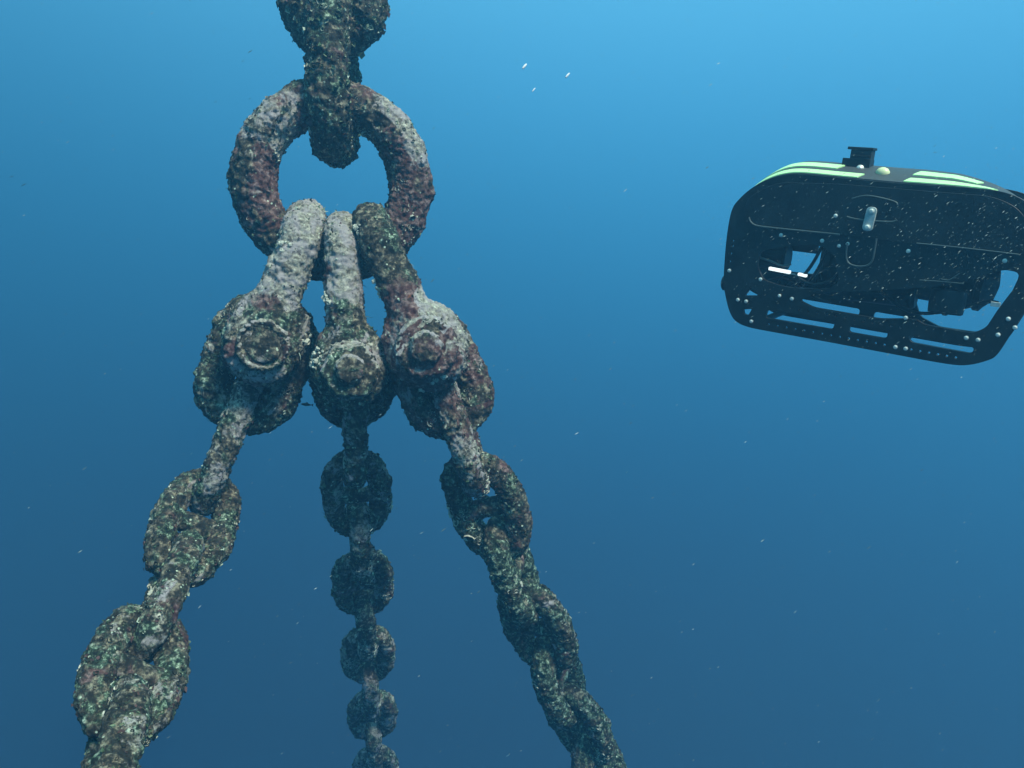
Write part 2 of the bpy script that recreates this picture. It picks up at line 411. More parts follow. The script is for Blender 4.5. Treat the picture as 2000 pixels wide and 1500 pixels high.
# ------------------------------------------------------------------ the big ring
rc = K(653, 358, 2.6)
V, F = sweep(np.array([(math.cos(t) * .250, math.sin(t) * .250, 0) for t in np.linspace(0, 2 * math.pi, 460, endpoint=False)]), .0705, 120)
me = mesh_from('ring', V, F, CR); 
def ring_patch(V, Nn):
    a = np.degrees(np.arctan2(V[:, 1], V[:, 0])); rr_ = np.hypot(V[:, 0], V[:, 1])
    pale = np.exp(-((a - 32) / 30) ** 2) * np.clip((rr_ - .24) / .05, 0, 1) * .75 + np.exp(-((a - 140) / 28) ** 2) * .35  # pale growth, also painting the sunlit upper arcs lighter
    pink = np.exp(-((a + 25) / 28) ** 2) * .9 + np.exp(-((np.abs(a) - 175) / 30) ** 2) * np.clip((.27 - rr_) / .05, 0, 1) * .7
    return np.stack([pink, -.2 * pink, pale - .3 * pink], 1)
encrust(me, .0068, 50); patches(me, ring_patch)
nr = (-rc.normalized() + Vector((.10, 0, .06))).normalized(); xa = Vector((1, 0, 0)); xa = (xa - nr * xa.dot(nr)).normalized()
ring = link_obj('mooring_ring', me, None, frame(xa, nr.cross(xa), nr, rc)); ring.color = (.62, .32, .42, 1)
tag(ring, 'large round steel ring crusted with pink and grey growth joining all the chains', 'ring')
add_growth(ring, 3000, .009, 501)

# ------------------------------------------------------------------ chain above the ring
make_link(K(652, 140, 2.6), UP, RT + FW * .08, .47, .285, .130, 'thick dark link seen edge on, passing through the top of the large ring', 'links of the chain going up',
          (.30, .48, .16, 1), stud=False, nseg=90, nl=300, amp=.008, growth=2600, gsize=.014)
make_link(K(650, -70, 2.6), UP, -FW, .47, .235, .125, 'dark overgrown link cut off by the top edge, above the thick edge-on link', 'links of the chain going up',
          (.25, .50, .22, 1), stud=False, nseg=80, nl=260, amp=.010, growth=2600, gsize=.018)

# ------------------------------------------------------------------ shackles
def st(x, a, b): return np.clip((x - a) / (b - a), 0, 1)
def shackle(crown, pin, dep, bar, half, eye_r, head, label, colour, seed, link_label, link_col, end_len, pin_cols=None, Wd=.214, eb=.118, lean=0.0, patch=None):
    c = K(*crown, dep); p = K(*pin, dep)
    s = (p - c).normalized(); vr = (p + c).normalized(); b = (vr - s * vr.dot(s)).normalized(); lat = s.cross(b)      # the shackle is seen edge on
    Ls = (p - c).length
    M = frame(lat, b, -s, c)                    # local x lateral, y away from the camera, z up; crown at the origin
    path = []
    for z in np.linspace(-Ls, -half, 40, endpoint=False): path.append((0, -half, z))
    for t in np.linspace(0, math.pi, 40): path.append((0, -half * math.cos(t), -half + half * math.sin(t)))
    for z in np.linspace(-half, -Ls, 41)[1:]: path.append((0, half, z))
    path = np.array(path); z = path[:, 2]
    rad = bar / 2 * (1 + .24 * np.clip((-z - Ls * .35) / (Ls * .65), 0, 1))
    parts = [sweep(path, rad, 40, closed=False, flat=(1, 0, 0))]
    for sg in (-1, 1):                          # the two eyes
        V, F = lathe([(eye_r * .86, -.058), (eye_r, -.040), (eye_r, .040), (eye_r * .86, .058)], 48, 'y')
        parts.append((V + (0, sg * (half + .005), -Ls), F))
        th = np.linspace(-math.pi / 2, math.pi / 2, 15)
        V, F = lathe([(max(.002, math.cos(a)), math.sin(a)) for a in th], 36)
        parts.append((V * (eye_r * 1.10, .082, eye_r * 1.32) + (0, sg * half, -Ls + .022), F))
        # shoulders that widen the leg into the eye
        V, F = sweep([(0, sg * half, -Ls * .62), (0, sg * half, -Ls * .80), (0, sg * half, -Ls)], [bar * .46, bar * .74, eye_r * .85], 32, closed=False)
        parts.append((V * (1, 1, 1), F))
    V, F = join(parts)
    me = eval_mesh(mesh_from('bow', V, F), [('REMESH', dict(mode='VOXEL', voxel_size=.0042)), ('SMOOTH', dict(factor=.8, iterations=8))])
    me.name = 'bow'; me.materials.clear(); me.materials.append(CR); encrust(me, .0062, seed, .9)
    if patch: patches(me, lambda V, Nn: patch(V, Nn, Ls))
    root = bpy.data.objects.new('shackle', None); COL.objects.link(root); root.matrix_world = M
    tag(root, label, 'shackle', 'shackles hanging from the ring')
    bow = bpy.data.objects.new('bow', me); COL.objects.link(bow); bow.parent = root; bow.color = colour
    add_growth(bow, 1700, .009, int(seed * 10))
    # pin with its head and nut
    V, F = lathe([(.050, -half - .10), (.050, half + .12)], 32, 'y'); V = V + (0, 0, -Ls)
    mp = eval_mesh(mesh_from('pin', V, F), [('REMESH', dict(mode='VOXEL', voxel_size=.005))]); mp.materials.clear(); mp.materials.append(CR); encrust(mp, .004, seed + 1)
    pn = bpy.data.objects.new('pin', mp); COL.objects.link(pn); pn.parent = root; pn.color = pin_cols or colour
    y0 = -half - .072
    parts = []
    if head == 'disc':
        parts.append((lathe([(.072, -.01), (.078, .006), (.076, .022), (.068, .027), (.058, .019), (.030, .021)], 48, 'y')))
    elif head == 'hex':
        parts.append((lathe([(.088, -.01), (.088, .012)], 48, 'y')))
        V, F = lathe([(.084, .004), (.087, .012), (.087, .060), (.080, .068)], 6, 'y'); parts.append((V, F))
        parts.append((lathe([(.040, .05), (.042, .088), (.032, .098)], 32, 'y')))
    else:
        parts.append((lathe([(.086, -.01), (.092, .006), (.090, .032), (.080, .040)], 48, 'y')))
        parts.append((lathe([(.048, .02), (.046, .062), (.036, .072)], 40, 'y')))
    Q = []
    for V, F in parts: Q.append((np.array(V), F))
    V, F = join(Q); V = V * (1, 1, 1); V[:, 1] = y0 - V[:, 1] if V[:, 1].max() > .001 else y0 + V[:, 1]; V[:, 2] -= Ls
    mh = eval_mesh(mesh_from('nut', V, F), [('REMESH', dict(mode='VOXEL', voxel_size=.0036)), ('SMOOTH', dict(factor=.6, iterations=3))])
    mh.materials.clear(); mh.materials.append(CR); encrust(mh, .0040 if head == 'hex' else .0054, seed + 2, .9)
    def lit_ledge(V, Nn):           # some lime crust, and the light on upward ledges painted pale
        r_ = np.hypot(V[:, 0], V[:, 2] + Ls); e_ = st(Nn[:, 2], .1, .7) * np.maximum(st(r_, .058, .066), np.exp(-((r_ - .042) / .006) ** 2))
        return np.stack([.15 * (1 - e_), -.4 * e_, 1.3 * e_ - .1], 1)
    patches(mh, lit_ledge)
    nm = 'nut' if head == 'hex' else 'bolt_head'
    h = bpy.data.objects.new(nm, mh); COL.objects.link(h); h.parent = pn; h.color = pin_cols or colour
    g = link_obj('marine_growth', tufts(mh, 200, .008, int(seed * 3 + 1)), pn); g['kind'] = 'stuff'
    # end link hanging on the pin
    s = (s + FW * lean).normalized(); ax = s
    top = p - s * (.048 + eb / 2)
    cen = top + s * (end_len / 2)
    make_link(cen, ax, -b, end_len, Wd, eb, link_label, 'end links below the shackles', link_col, stud=False, nseg=84, nl=300, amp=.0068, growth=1500, gsize=.010)
    return p + s * (end_len - .048 - eb / 2 - eb / 2 - D * .5 - .004), s

def patch_left(V, Nn, Ls):      # smooth lavender-grey crust down the bow, green tuft on the outer shoulder
    up = st(V[:, 2], -Ls + .10, -Ls + .22); o = 0 * up
    return np.stack([.25 + o, -.35 * up + .35 * st(-V[:, 0], .02, .09) * (1 - up), .36 * up * st(V[:, 2], .15, .04)], 1)
def patch_mid(V, Nn, Ls):
    up = st(V[:, 2], -Ls + .14, -Ls + .26)
    return np.stack([0 * up, 0 * up, .38 * up], 1)
def patch_right(V, Nn, Ls):     # bare dark bow, white and dark red crust; sunlit outer shoulder painted paler
    up = st(V[:, 2], -Ls + .16, -Ls + .26); out_ = st(V[:, 0], .01, .08) * (1 - up)
    return np.stack([.7 * (1 - up) - .3 * up, -.3 * (1 - up), -.9 * up + .85 * out_ * st(V[:, 2], -Ls - .05, -Ls + .05)], 1)
nL, sL = shackle((598, 430), (516, 668), 2.60, .124, .142, .114, 'disc', 'left shackle, pale lavender grey bow and round bolt head, hooked on the ring', (.42, .38, .62, 1), 61,
    'left end link hanging below the round-headed shackle, two tiny gaps inside', (.40, .50, .40, 1), .36, (.45, .42, .50, 1), patch=patch_left)
nC, sC = shackle((664, 447), (684, 728), 2.60, .106, .138, .104, 'hex', 'middle shackle with hexagonal nut edged in white, between the other two', (.35, .52, .50, 1), 62,
    'middle end link, darkest of the three, below the hexagonal nut', (.28, .50, .15, 1), .28, (.40, .48, .50, 1), .165, .100, .95, patch_mid)
nR, sR = shackle((724, 436), (838, 690), 2.60, .118, .142, .114, 'boss', 'right shackle with dark bow and white and dark red crust on its shoulder', (.50, .40, .55, 1), 63,
    'right end link with red brown and white crust, below the right shackle', (.62, .35, .42, 1), .34, (.60, .30, .50, 1), .190, .106, 0, patch_right)

# ------------------------------------------------------------------ the three chains going down
ordn = ['first', 'second', 'third', 'fourth', 'fifth', 'sixth', 'seventh', 'eighth', 'ninth', 'tenth', 'eleventh', 'twelfth', 'thirteenth']
def labs(which, n, look):
    return ['%s link down the %s, %s, %s' % (ordn[i], which, 'seen face on' if i % 2 else 'seen edge on', look(i)) for i in range(n)]
chain(nL, [(380, 1025), (265, 1312), (165, 1690)], False,
      labs('left chain', 6, lambda i: 'pale growth on top' if i == 0 else ('two crescent gaps beside its stud' if i == 1 else 'green speckled growth')),
      'links of the left chain', lambda i: (.40, .46, [.66, .40, .50, .42, .52, .3][i], 1), twist=lambda i: [R(0), R(-8), R(-6), R(-14), R(-10), R(-8)][i], pitch=.274, width=.258, bar=.085)
chain(nC, [(697, 966), (709, 1140), (719, 1280), (727, 1398), (733, 1500)], True,
      labs('middle chain', 10, lambda i: 'dark near the end link' if i < 2 else ('green speckled growth' if i < 6 else 'faded by the water')),
      'links of the middle chain', lambda i: (.35, .50, .56, 1), width=.248, bar=.078, lod=lambda i: 1.0 if i < 4 else .7, pitch=.29)
chain(nR, [(953, 990), (1050, 1225), (1132, 1415), (1215, 1600)], True,
      labs('right chain', 8, lambda i: 'white and dark red patches' if i == 0 else ('pink patch on its stud' if i == 1 else 'bushy green growth')),
      'links of the right chain', lambda i: ([.75, .55, .35, .4, .35, .3, .3, .3, .3][i], [.25, .5, .72, .6, .68, .62, .66, .6, .6][i], [.62, .42, .25, .38, .35, .38, .35, .35, .35][i], 1),
      twist=lambda i: [R(5), R(20), R(25), R(34), R(40), R(45), R(48), R(50), R(50)][i], pitch=.285)

# ------------------------------------------------------------------ the underwater vehicle
c0 = K(1715, 540, 2.05)
def camv(x, y, z): return RT * x + UP * y + FW * z
X = camv(.806, -.218, -.55).normalized()
ray = c0.normalized(); Y0 = (ray - X * ray.dot(X)).normalized(); Z0 = -(Y0.cross(X)).normalized()
if Z0.dot(UP) < 0: Z0 = -Z0
e = R(7); Z = (Z0 * math.cos(e) - Y0 * math.sin(e)).normalized(); Y = (Y0 * math.cos(e) + Z0 * math.sin(e)).normalized()
ROVM = frame(X, Y, Z, c0)
def P(px, py, w=0.0):
    """where the sight line through a pixel meets the plane w metres behind the near side plate: local x, z"""
    r = K(px, py, 1.0); o = c0 + Y * w
    t = o.dot(Y) / r.dot(Y); q = r * t - c0
    return (q.dot(X), q.dot(Z))
rov = bpy.data.objects.new('underwater_vehicle', None); COL.objects.link(rov); rov.matrix_world = ROVM
tag(rov, 'black underwater robot with yellow green stripes and slotted side frames, right of the chains', 'underwater robot')
def part(name, VF, mat, parent=None, smooth=True, auto=True):
    me = mesh_from(name, VF[0], VF[1], mat, smooth=smooth)
    if smooth and auto:
        try: me.set_sharp_from_angle(angle=R(35))
        except Exception: pass
    o = bpy.data.objects.new(name, me); COL.objects.link(o); o.parent = parent or rov; return o
def smooth_closed(pts, k=6):
    """Catmull-Rom through closed points"""
    P_ = np.array(pts, float); n = len(P_); o = []
    for i in range(n):
        a, b, c, d = P_[i - 1], P_[i], P_[(i + 1) % n], P_[(i + 2) % n]
        for t in np.linspace(0, 1, k, endpoint=False):
            o.append(.5 * ((2 * b) + (c - a) * t + (2 * a - 5 * b + 4 * c - d) * t * t + (-a + 3 * b - 3 * c + d) * t ** 3))
    return np.array(o)
def round_poly(pts, r, k=4):
    P_ = [np.array(p, float) for p in pts]; n = len(P_); o = []
    for i in range(n):
        a, b, c = P_[i - 1], P_[i], P_[(i + 1) % n]
        u = a - b; v = c - b; ru = min(r, np.linalg.norm(u) * .45); rv = min(r, np.linalg.norm(v) * .45)
        p0 = b + u / np.linalg.norm(u) * ru; p2 = b + v / np.linalg.norm(v) * rv
        for t in np.linspace(0, 1, k + 1): o.append((1 - t) ** 2 * p0 + 2 * t * (1 - t) * b + t * t * p2)
    return np.array(o)
def plate(name, loops, y, thick, mat, parent=None, bevel=.0012):
    """flat plate with real holes: loops = [outline, hole, hole ...] in local (x, z)"""
    pts, edges, o = [], [], 0
    for lp in loops:
        n = len(lp); pts += [Vector((float(a), float(b))) for a, b in lp]; edges += [(o + i, o + (i + 1) % n) for i in range(n)]; o += n
    vs, es, fs, *_ = delaunay_2d_cdt(pts, edges, [], 0, 1e-6)
    # keep the triangles inside the outline and outside every hole
    def inside(c, lp):
        k = False; n = len(lp)
        for i in range(n):
            (xa, za), (xb, zb_) = lp[i], lp[i - 1]
            if (za > c[1]) != (zb_ > c[1]) and c[0] < (xb - xa) * (c[1] - za) / (zb_ - za) + xa: k = not k
        return k
    keep = []
    for f in fs:
        for k in range(1, len(f) - 1):
            t3 = (f[0], f[k], f[k + 1]); c = sum((vs[i] for i in t3), Vector((0, 0))) / 3
            if inside(c, loops[0]) and not any(inside(c, lp) for lp in loops[1:]): keep.append(t3)
    n = len(vs); h = thick / 2
    VV = [(v[0], y - h, v[1]) for v in vs] + [(v[0], y + h, v[1]) for v in vs]; FF = []; seen = {}
    for f in keep:
        a, b, c = (vs[i] for i in f)
        if (b - a).cross(c - a) < 0: f = f[::-1]
        FF += [f, tuple(i + n for i in reversed(f))]
        for i in range(3): seen[(f[i], f[(i + 1) % 3])] = 1
    for (a, b) in seen:
        if (b, a) not in seen: FF.append((b, a, a + n, b + n))
    me = mesh_from(name, VV, FF, mat, smooth=False)
    me = eval_mesh(me, [('BEVEL', dict(width=bevel, segments=1, limit_method='ANGLE', angle_limit=R(50)))]); me.name = name
    q = bpy.data.objects.new(name, me); COL.objects.link(q); q.parent = parent or rov; return q

OUT = [(1560, 340), (1640, 347), (1760, 358), (1880, 366), (1940, 371), (1985, 383), (2018, 405), (2038, 440), (2044, 480), (2040, 530), (2022, 575), (1998, 614), (1970, 660), (1948, 692), (1930, 703), (1892, 712), (1850, 710),
       (1750, 692), (1600, 664), (1500, 646), (1462, 638), (1440, 628), (1428, 612), (1420, 585), (1415, 550), (1418, 490), (1424, 440), (1432, 407), (1446, 388), (1466, 370), (1492, 354), (1522, 344)]
out_l = [P(*q) for q in OUT]
outl = smooth_closed(out_l, 4)
def hole(pts, r=.006): return round_poly([P(*q) for q in pts], r)
slots = [hole([(1500, 604), (1632, 628), (1628, 643), (1496, 620)], .010), hole([(1662, 634), (1736, 647), (1732, 661), (1658, 648)], .010), hole([(1774, 654), (1904, 678), (1899, 690), (1780, 668)], .010)]
wins = [hole([(1486, 490), (1560, 478), (1606, 480), (1632, 500), (1640, 552), (1618, 564), (1548, 562), (1520, 556), (1492, 546), (1480, 520)], .012),       # window over the left pod
        hole([(1456, 577), (1468, 560), (1482, 577)], .004), hole([(1453, 604), (1470, 603), (1463, 615), (1454, 613)], .004),
        hole([(1562, 586), (1590, 600), (1720, 622), (1790, 622), (1808, 634), (1902, 650), (1926, 640), (1950, 603), (1986, 556), (1992, 532), (1962, 526), (1900, 545), (1820, 560), (1730, 566), (1600, 572)], .012)]
def dot(px, py, r=.0030, w=0):
    x, z = P(px, py, w); return [(x + r * math.cos(t), z + r * math.sin(t)) for t in np.linspace(0, 2 * math.pi, 8, endpoint=False)]
dots = [dot(1502 + i * 17.4, 633 + i * 3.08) for i in range(22) if i not in (14, 15)]
dots += [dot(1545 + i * 17.9, 600.5 + i * 3.2) for i in range(13)]
dots += [dot(1433, 470), dot(1432, 480), dot(1429, 495), dot(1427, 510)]
plate('side_plate', [outl] + slots + wins + dots, 0, .012, BLK)
RW = .27                                          # distance between the two side plates
far_rows = [dot(1500 + i * 17.4, 628 + i * 3.08) for i in range(22)]
far_w = [round_poly([P(*q) for q in w_], .012) for w_ in (
    [(1470, 455), (1700, 470), (1690, 560), (1560, 556), (1466, 545)], [(1700, 480), (1960, 500), (1970, 560), (1932, 640), (1905, 684), (1800, 668), (1758, 645), (1745, 600), (1700, 560)])]
plate('side_plate', [outl] + slots[:2] + [far_w[0], far_w[1]] + dots[:12], RW, .012, BLK)

# float block with crowned top between the plates
top_idx = smooth_closed(out_l, 4)
xs = np.array([q[0] for q in top_idx]); zs = np.array([q[1] for q in top_idx])
zmid = P(1700, 470)[1]
sel = [i for i in range(len(top_idx)) if zs[i] > zmid]
tp = sorted([(xs[i], zs[i]) for i in sel])
tx = np.array([q[0] for q in tp]); tz = np.array([q[1] for q in tp])
x0, x1 = tx[0], tx[-1]
def ztop(x): return np.interp(x, tx, tz)
def fall(x, w): return .055 * max(0, (x - XR) / (x1 - XR)) ** 1.4 * min(1, w / .06)
XR = P(1850, 362)[0]
ws = [.008, .02, .05, .09, .13, .17, .21, .25, .29, .32, RW - .008]
def crown(w): return .040 * math.sin(math.pi * min(max(w / RW, 0), 1)) ** .75
nx = 90; gx = np.linspace(0, 1, nx); gx = x0 + (x1 - x0) * (.5 - .5 * np.cos(math.pi * gx))
zb = P(1700, 450)[1]
V, F = [], []
for w in ws:
    k = crown(w)
    for x in gx:
        edge = min(1, (x - x0) / .12, (x1 - x) / .30); V.append((x, w, ztop(x) - .004 - fall(x, w) + k * max(edge, 0) ** .5))
for w in ws:
    for x in gx: V.append((x, w, min(zb, ztop(x) - .004)))
nw = len(ws)
for i in range(nw - 1):
    for j in range(nx - 1):
        a = i * nx + j; F.append((a, a + 1, a + nx + 1, a + nx)); b = a + nw * nx; F.append((b, b + nx, b + nx + 1, b + 1))
for j in range(nx - 1):
    for i in (0, nw - 1):
        a = i * nx + j; b = a + nw * nx; F.append((a, b, b + 1, a + 1))
part('float_block', (np.array(V), F), GRY)
def stripe(xa_, xb_, wa, wb, slant=.012, th=.0025):
    V, F = [], []; n = 40; m = 5
    for lay in (th, -.002):
        for i in range(n):
            for j in range(m):
                w = wa + (wb - wa) * j / (m - 1); x = xa_ + (xb_ - xa_) * i / (n - 1) + slant * (j / (m - 1)) * (1 if xb_ > 0 else 1)
                edge = max(min(1, (x - x0) / .12, (x1 - x) / .30), 0)
                V.append((x, w, ztop(x) - .004 - fall(x, w) + crown(w) * edge ** .5 + lay))
    for i in range(n - 1):
        for j in range(m - 1):
            a = i * m + j; F.append((a, a + m, a + m + 1, a + 1)); b = a + n * m; F.append((b, b + 1, b + m + 1, b + m))
    for i in range(n - 1):
        for j in (0, m - 1):
            a = i * m + j; b = a + n * m; F.append((a, b, b + m, a + m))
    for i in (0, n - 1):
        for j in range(m - 1):
            a = i * m + j; b = a + n * m; F.append((a, a + 1, b + 1, b))
    part('stripe', (np.array(V), F), YEL)
XL = lambda px, py=350: P(px, py)[0]
stripe(XL(1452, 380), XL(1672, 350), .009, .026)
stripe(XL(1440, 390), XL(1622, 345), .045, .076)
stripe(XL(1762, 358), XL(1936, 370), .009, .026)
stripe(XL(1772, 358), XL(1900, 366), .045, .076)

# camera bracket and plug on the deck
bx, bz = P(1669, 338, .10)
br = bpy.data.objects.new('deck_bracket', None); COL.objects.link(br); br.parent = rov
def sub(name, VF, mat, parent, smooth=False, bev=.0015):
    me = mesh_from(name, VF[0], VF[1], mat, smooth=smooth)
    if bev: me = eval_mesh(me, [('BEVEL', dict(width=bev, segments=2, limit_method='ANGLE'))]); me.name = name
    o = bpy.data.objects.new(name, me); COL.objects.link(o); o.parent = parent; return o
sub('bracket_foot', box(bx - .002, .10, bz + .003, .092, .06, .012), BLK2, br)
sub('bracket_body', (lambda VF: (VF[0] * 1, VF[1]))(box(bx + .004, .10, bz + .022, .070, .045, .030)), BLK2, br)
sub('bracket_block', box(bx + .012, .10, bz + .047, .052, .040, .024), GRM, br)
sub('bracket_lip', box(bx + .009, .10, bz + .0625, .064, .046, .007), BLK2, br)
sub('bracket_ridge', box(bx + .012, .078, bz + .044, .046, .006, .005), BLK, br)
V, F = lathe([(.008, 0), (.010, .003), (.004, .008)], 16, 'y'); V[:, 1] = -np.abs(V[:, 1]); part('bolt', (V + (bx + .018, .076, bz + .012), F), STL)
px_, pz_ = P(1724, 337, .05)
V, F = lathe([(.012, -.012), (.0135, -.002), (.013, .004), (.009, .011), (.003, .014)], 24); part('vent_plug', (V * (1.3, 1, 1) + (px_, .05, pz_ - .001), F), PLG)

# cover panel proud of the near plate, upper half
panel = round_poly([P(*q) for q in [(1462, 386), (1520, 356), (1640, 359), (1800, 372), (1940, 383), (1990, 405), (2018, 450), (2010, 500), (1790, 476), (1640, 457), (1560, 449), (1482, 441), (1456, 425)]], .03, 8)
plate('cover_panel', [panel], -.0095, .007, BLK2, bevel=.002)

def rod(name, pts, r, mat, w=-.008, k=8, parent=None, closed=False, nseg=10):
    Q = [np.array((P(a, b, max(w, -.05))[0], w, P(a, b, max(w, -.05))[1])) if len(q_) == 2 else None for q_ in pts for a, b in [q_[:2]]]
    Q = np.array(Q); n = len(Q); o = []
    for i in range(n - 1):
        a, b, c, d = Q[max(i - 1, 0)], Q[i], Q[i + 1], Q[min(i + 2, n - 1)]
        for t in np.linspace(0, 1, k, endpoint=False): o.append(.5 * ((2 * b) + (c - a) * t + (2 * a - 5 * b + 4 * c - d) * t * t + (-a + 3 * b - 3 * c + d) * t ** 3))
    o.append(Q[-1])
    return part(name, sweep(o, r, nseg, closed=False, flat=(0, 1, 0)), mat, parent)
rod('edge_line', [(1463, 424), (1467, 434), (1480, 441), (1520, 446), (1600, 454), (1640, 458)], .0022, LIN, -.013)  # grey bead that draws the highlight on the groove edge
rod('edge_line', [(1790, 475), (1880, 484), (1990, 497)], .0015, LIN, -.013)
rod('lifting_handle', [(1655, 474), (1653, 500), (1658, 514), (1675, 520), (1694, 518), (1704, 508), (1709, 485), (1712, 466)], .0022, LIN, -.022)
rod('hatch_line', [(1654, 423), (1668, 427), (1700, 431), (1740, 433), (1752, 430)], .0020, LIN, -.018)  # thin grey rods drawn along the hatch lines
rod('hatch_line', [(1664, 388), (1690, 382), (1720, 386), (1748, 394), (1753, 400)], .0017, LIN, -.016)
# zinc anode with two bolts
def slab(px0, py0, px1, py1, wd, th, mat, name, w):
    a = np.array(P(px0, py0)); b = np.array(P(px1, py1)); u = b - a; Ln = np.linalg.norm(u); u /= Ln; v = np.array((-u[1], u[0]))
    pts = [a - v * wd / 2, b - v * wd / 2, b + v * wd / 2, a + v * wd / 2]
    return plate(name, [round_poly(pts, wd * .45, 6)], w, th, mat, bevel=.0015)
an = slab(1708, 404, 1697, 450, .024, .010, ZNC, 'anode', -.020)
def bolt(px, py, r=.0043, w=-.006, proud=.0045, parent=None):
    x, z = P(px, py)
    V, F = lathe([(r * 1.25, 0), (r * 1.25, proud * .3), (r, proud * .35), (r * .95, proud * .85), (r * .6, proud * 1.1)], 12, 'y')
    V[:, 1] = -np.abs(V[:, 1]); V = V + (x, w, z); return part('bolt', (V, F), STL, parent)
bolt(1707, 412, .006, -.025, .006, an); bolt(1699, 443, .006, -.025, .006, an)
for q in [(1635, 421), (1527, 459), (1607, 470), (1775, 490), (1963, 509), (1426, 528), (1443, 585), (1459, 588), (1469, 627), (1548, 583), (1487, 545), (1770, 620), (1750, 677), (1770, 680), (1888, 659), (1911, 663), (1950, 653), (1970, 622), (1983, 639)]:
    bolt(*q, w=-.0125 if q[1] < 440 else -.006)
for q in [(1640, 480), (1657, 476), (1524, 577)]: bolt(*q, r=.0038)

# inside: pods, pressure tubes, thrusters, light bars, cables
def tube(name, pa, pb, w, r, mat=BLK2, caps=True, n=36, parent=None, dome=False):
    a = np.array(P(*pa, w)); b = np.array(P(*pb, w)); L_ = np.linalg.norm(b - a); u = (b - a) / L_
    prof = [(r * .86, 0), (r, .006), (r, .020), (r * .93, .024), (r * .93, L_ - .024), (r, L_ - .020), (r, L_ - .006)]
    prof += [(r * .86, L_), (r * .55, L_ + r * .28), (r * .1, L_ + r * .36)] if dome else [(r * .86, L_)]
    V, F = lathe(prof, n)
    V = np.stack([a[0] + u[0] * V[:, 2] - u[1] * V[:, 0], w + V[:, 1], a[1] + u[1] * V[:, 2] + u[0] * V[:, 0]], 1)
    return part(name, (V, F), mat, parent)
tube('pressure_tube', (1618, 508), (1930, 556), .17, .070, dome=True)
tube('battery_tube', (1655, 566), (1790, 582), .12, .030)
tube('battery_tube', (1468, 496), (1540, 504), .14, .040)
for q in ((1690, 1), (1760, 1), (1860, 1)):
    pass
def thruster(px, py, w, r, tilt=0, name='thruster'):
    x, z = P(px, py, w)
    root = bpy.data.objects.new(name, None); COL.objects.link(root); root.parent = rov; root.location = (x, w, z); root.rotation_euler = (R(tilt), 0, R(12))
    V, F = lathe([(r * .93, -.030), (r, -.026), (r * 1.04, 0), (r, .026), (r * .93, .030)], 40, 'y')
    # hollow duct
    ring_o = [(r * .90, -.030), (r, -.027), (r * 1.05, 0), (r, .027), (r * .90, .030)]; n = 40; VV = []; FF = []
    prof = ring_o + [(r * .88, .020), (r * .88, -.020)]
    m = len(prof)
    for (rr, h) in prof:
        for j in range(n): t = 2 * math.pi * j / n; VV.append((rr * math.cos(t), h, rr * math.sin(t)))
    for i in range(m):
        for j in range(n):
            k = (j + 1) % n; FF.append((i * n + j, i * n + k, ((i + 1) % m) * n + k, ((i + 1) % m) * n + j))
    o = part('duct', (np.array(VV), FF), BLK, root)
    V, F = lathe([(.004, -.034), (.011, -.028), (.014, -.01), (.014, .03), (.006, .04)], 20, 'y'); part('hub', (V, F), GRM, root)
    for k in range(4):
        t0 = k * math.pi / 2; VV = []; FF = []
        for i in range(7):
            rr = .012 + (r * .86 - .012) * i / 6; wd = .010 + .012 * math.sin(i / 6 * 2.4); ta = .9 - .5 * i / 6
            for sg in (-1, 1):
                for th in (-.0008, .0008):
                    lx = sg * wd * math.cos(ta); ly = sg * wd * math.sin(ta) + th
                    VV.append((rr * math.cos(t0) - lx * math.sin(t0), ly, rr * math.sin(t0) + lx * math.cos(t0)))
        for i in range(6):
            a = i * 4; b = a + 4; FF += [(a, a + 2, b + 2, b), (a + 1, b + 1, b + 3, a + 3), (a, b, b + 1, a + 1), (a + 2, a + 3, b + 3, b + 2)]
        FF += [(0, 1, 3, 2), (24, 26, 27, 25)]
        part('blade', (np.array(VV), FF), GRM, root)
    return root
thruster(1545, 560, .26, .040, 0)
thruster(1850, 590, .05, .040, 80)
thruster(1628, 540, .14, .046, 25)
# vertical inner brackets, skid bars joining the two plates
for px, py in ((1475, 640), (1745, 688), (1930, 700), (1440, 520), (2020, 470)):
    x, z = P(px, py); 
    V, F = lathe([(.009, .006), (.009, RW - .006)], 16, 'y'); V[:, 1] = np.abs(V[:, 1]); x += (.0 if px < 1900 else -.01); part('cross_bar', (V + (x, 0, z + .014), F), BLK)
for (xa_, xb_, y_, w) in ((1490, 1600, 468, .2), (1604, 1660, 500, .20), (1604, 1660, 528, .21), (1600, 1700, 560, .22)):
    a = P(xa_, y_, w); b = P(xb_, y_ + 8, w)
    part('inner_bracket', box((a[0] + b[0]) / 2, w, (a[1] + b[1]) / 2, abs(b[0] - a[0]), .012, .050), BLK2, smooth=False)
# white light bars
def bar_at(pa, pb, w, hz, name='light_bar'):
    a = P(*pa, w); b = P(*pb, w); u = Vector((b[0] - a[0], 0, b[1] - a[1])); L_ = u.length; u.normalize()
    V, F = box(L_ / 2, 0, 0, L_, .012, hz); V = np.array([(a[0] + u.x * v[0] - u.z * v[2], w + v[1], a[1] + u.z * v[0] + u.x * v[2]) for v in V])
    me = eval_mesh(mesh_from(name, V, F, LMP, False), [('BEVEL', dict(width=.002, segments=2))]); me.name = name
    o = bpy.data.objects.new(name, me); COL.objects.link(o); o.parent = rov; return o
bar_at((1502, 524), (1544, 532), .03, .009); bar_at((1559, 535), (1576, 539), .03, .008)
rod('line_rod', [(1482, 502), (1505, 510), (1528, 519), (1545, 516)], .003, LIN, .01)  # grey rod that draws the highlight on the curved housing
rod('line_rod', [(1796, 547), (1840, 550), (1882, 554)], .0014, LIN, -.010)  # thin grey rods drawing fine lines
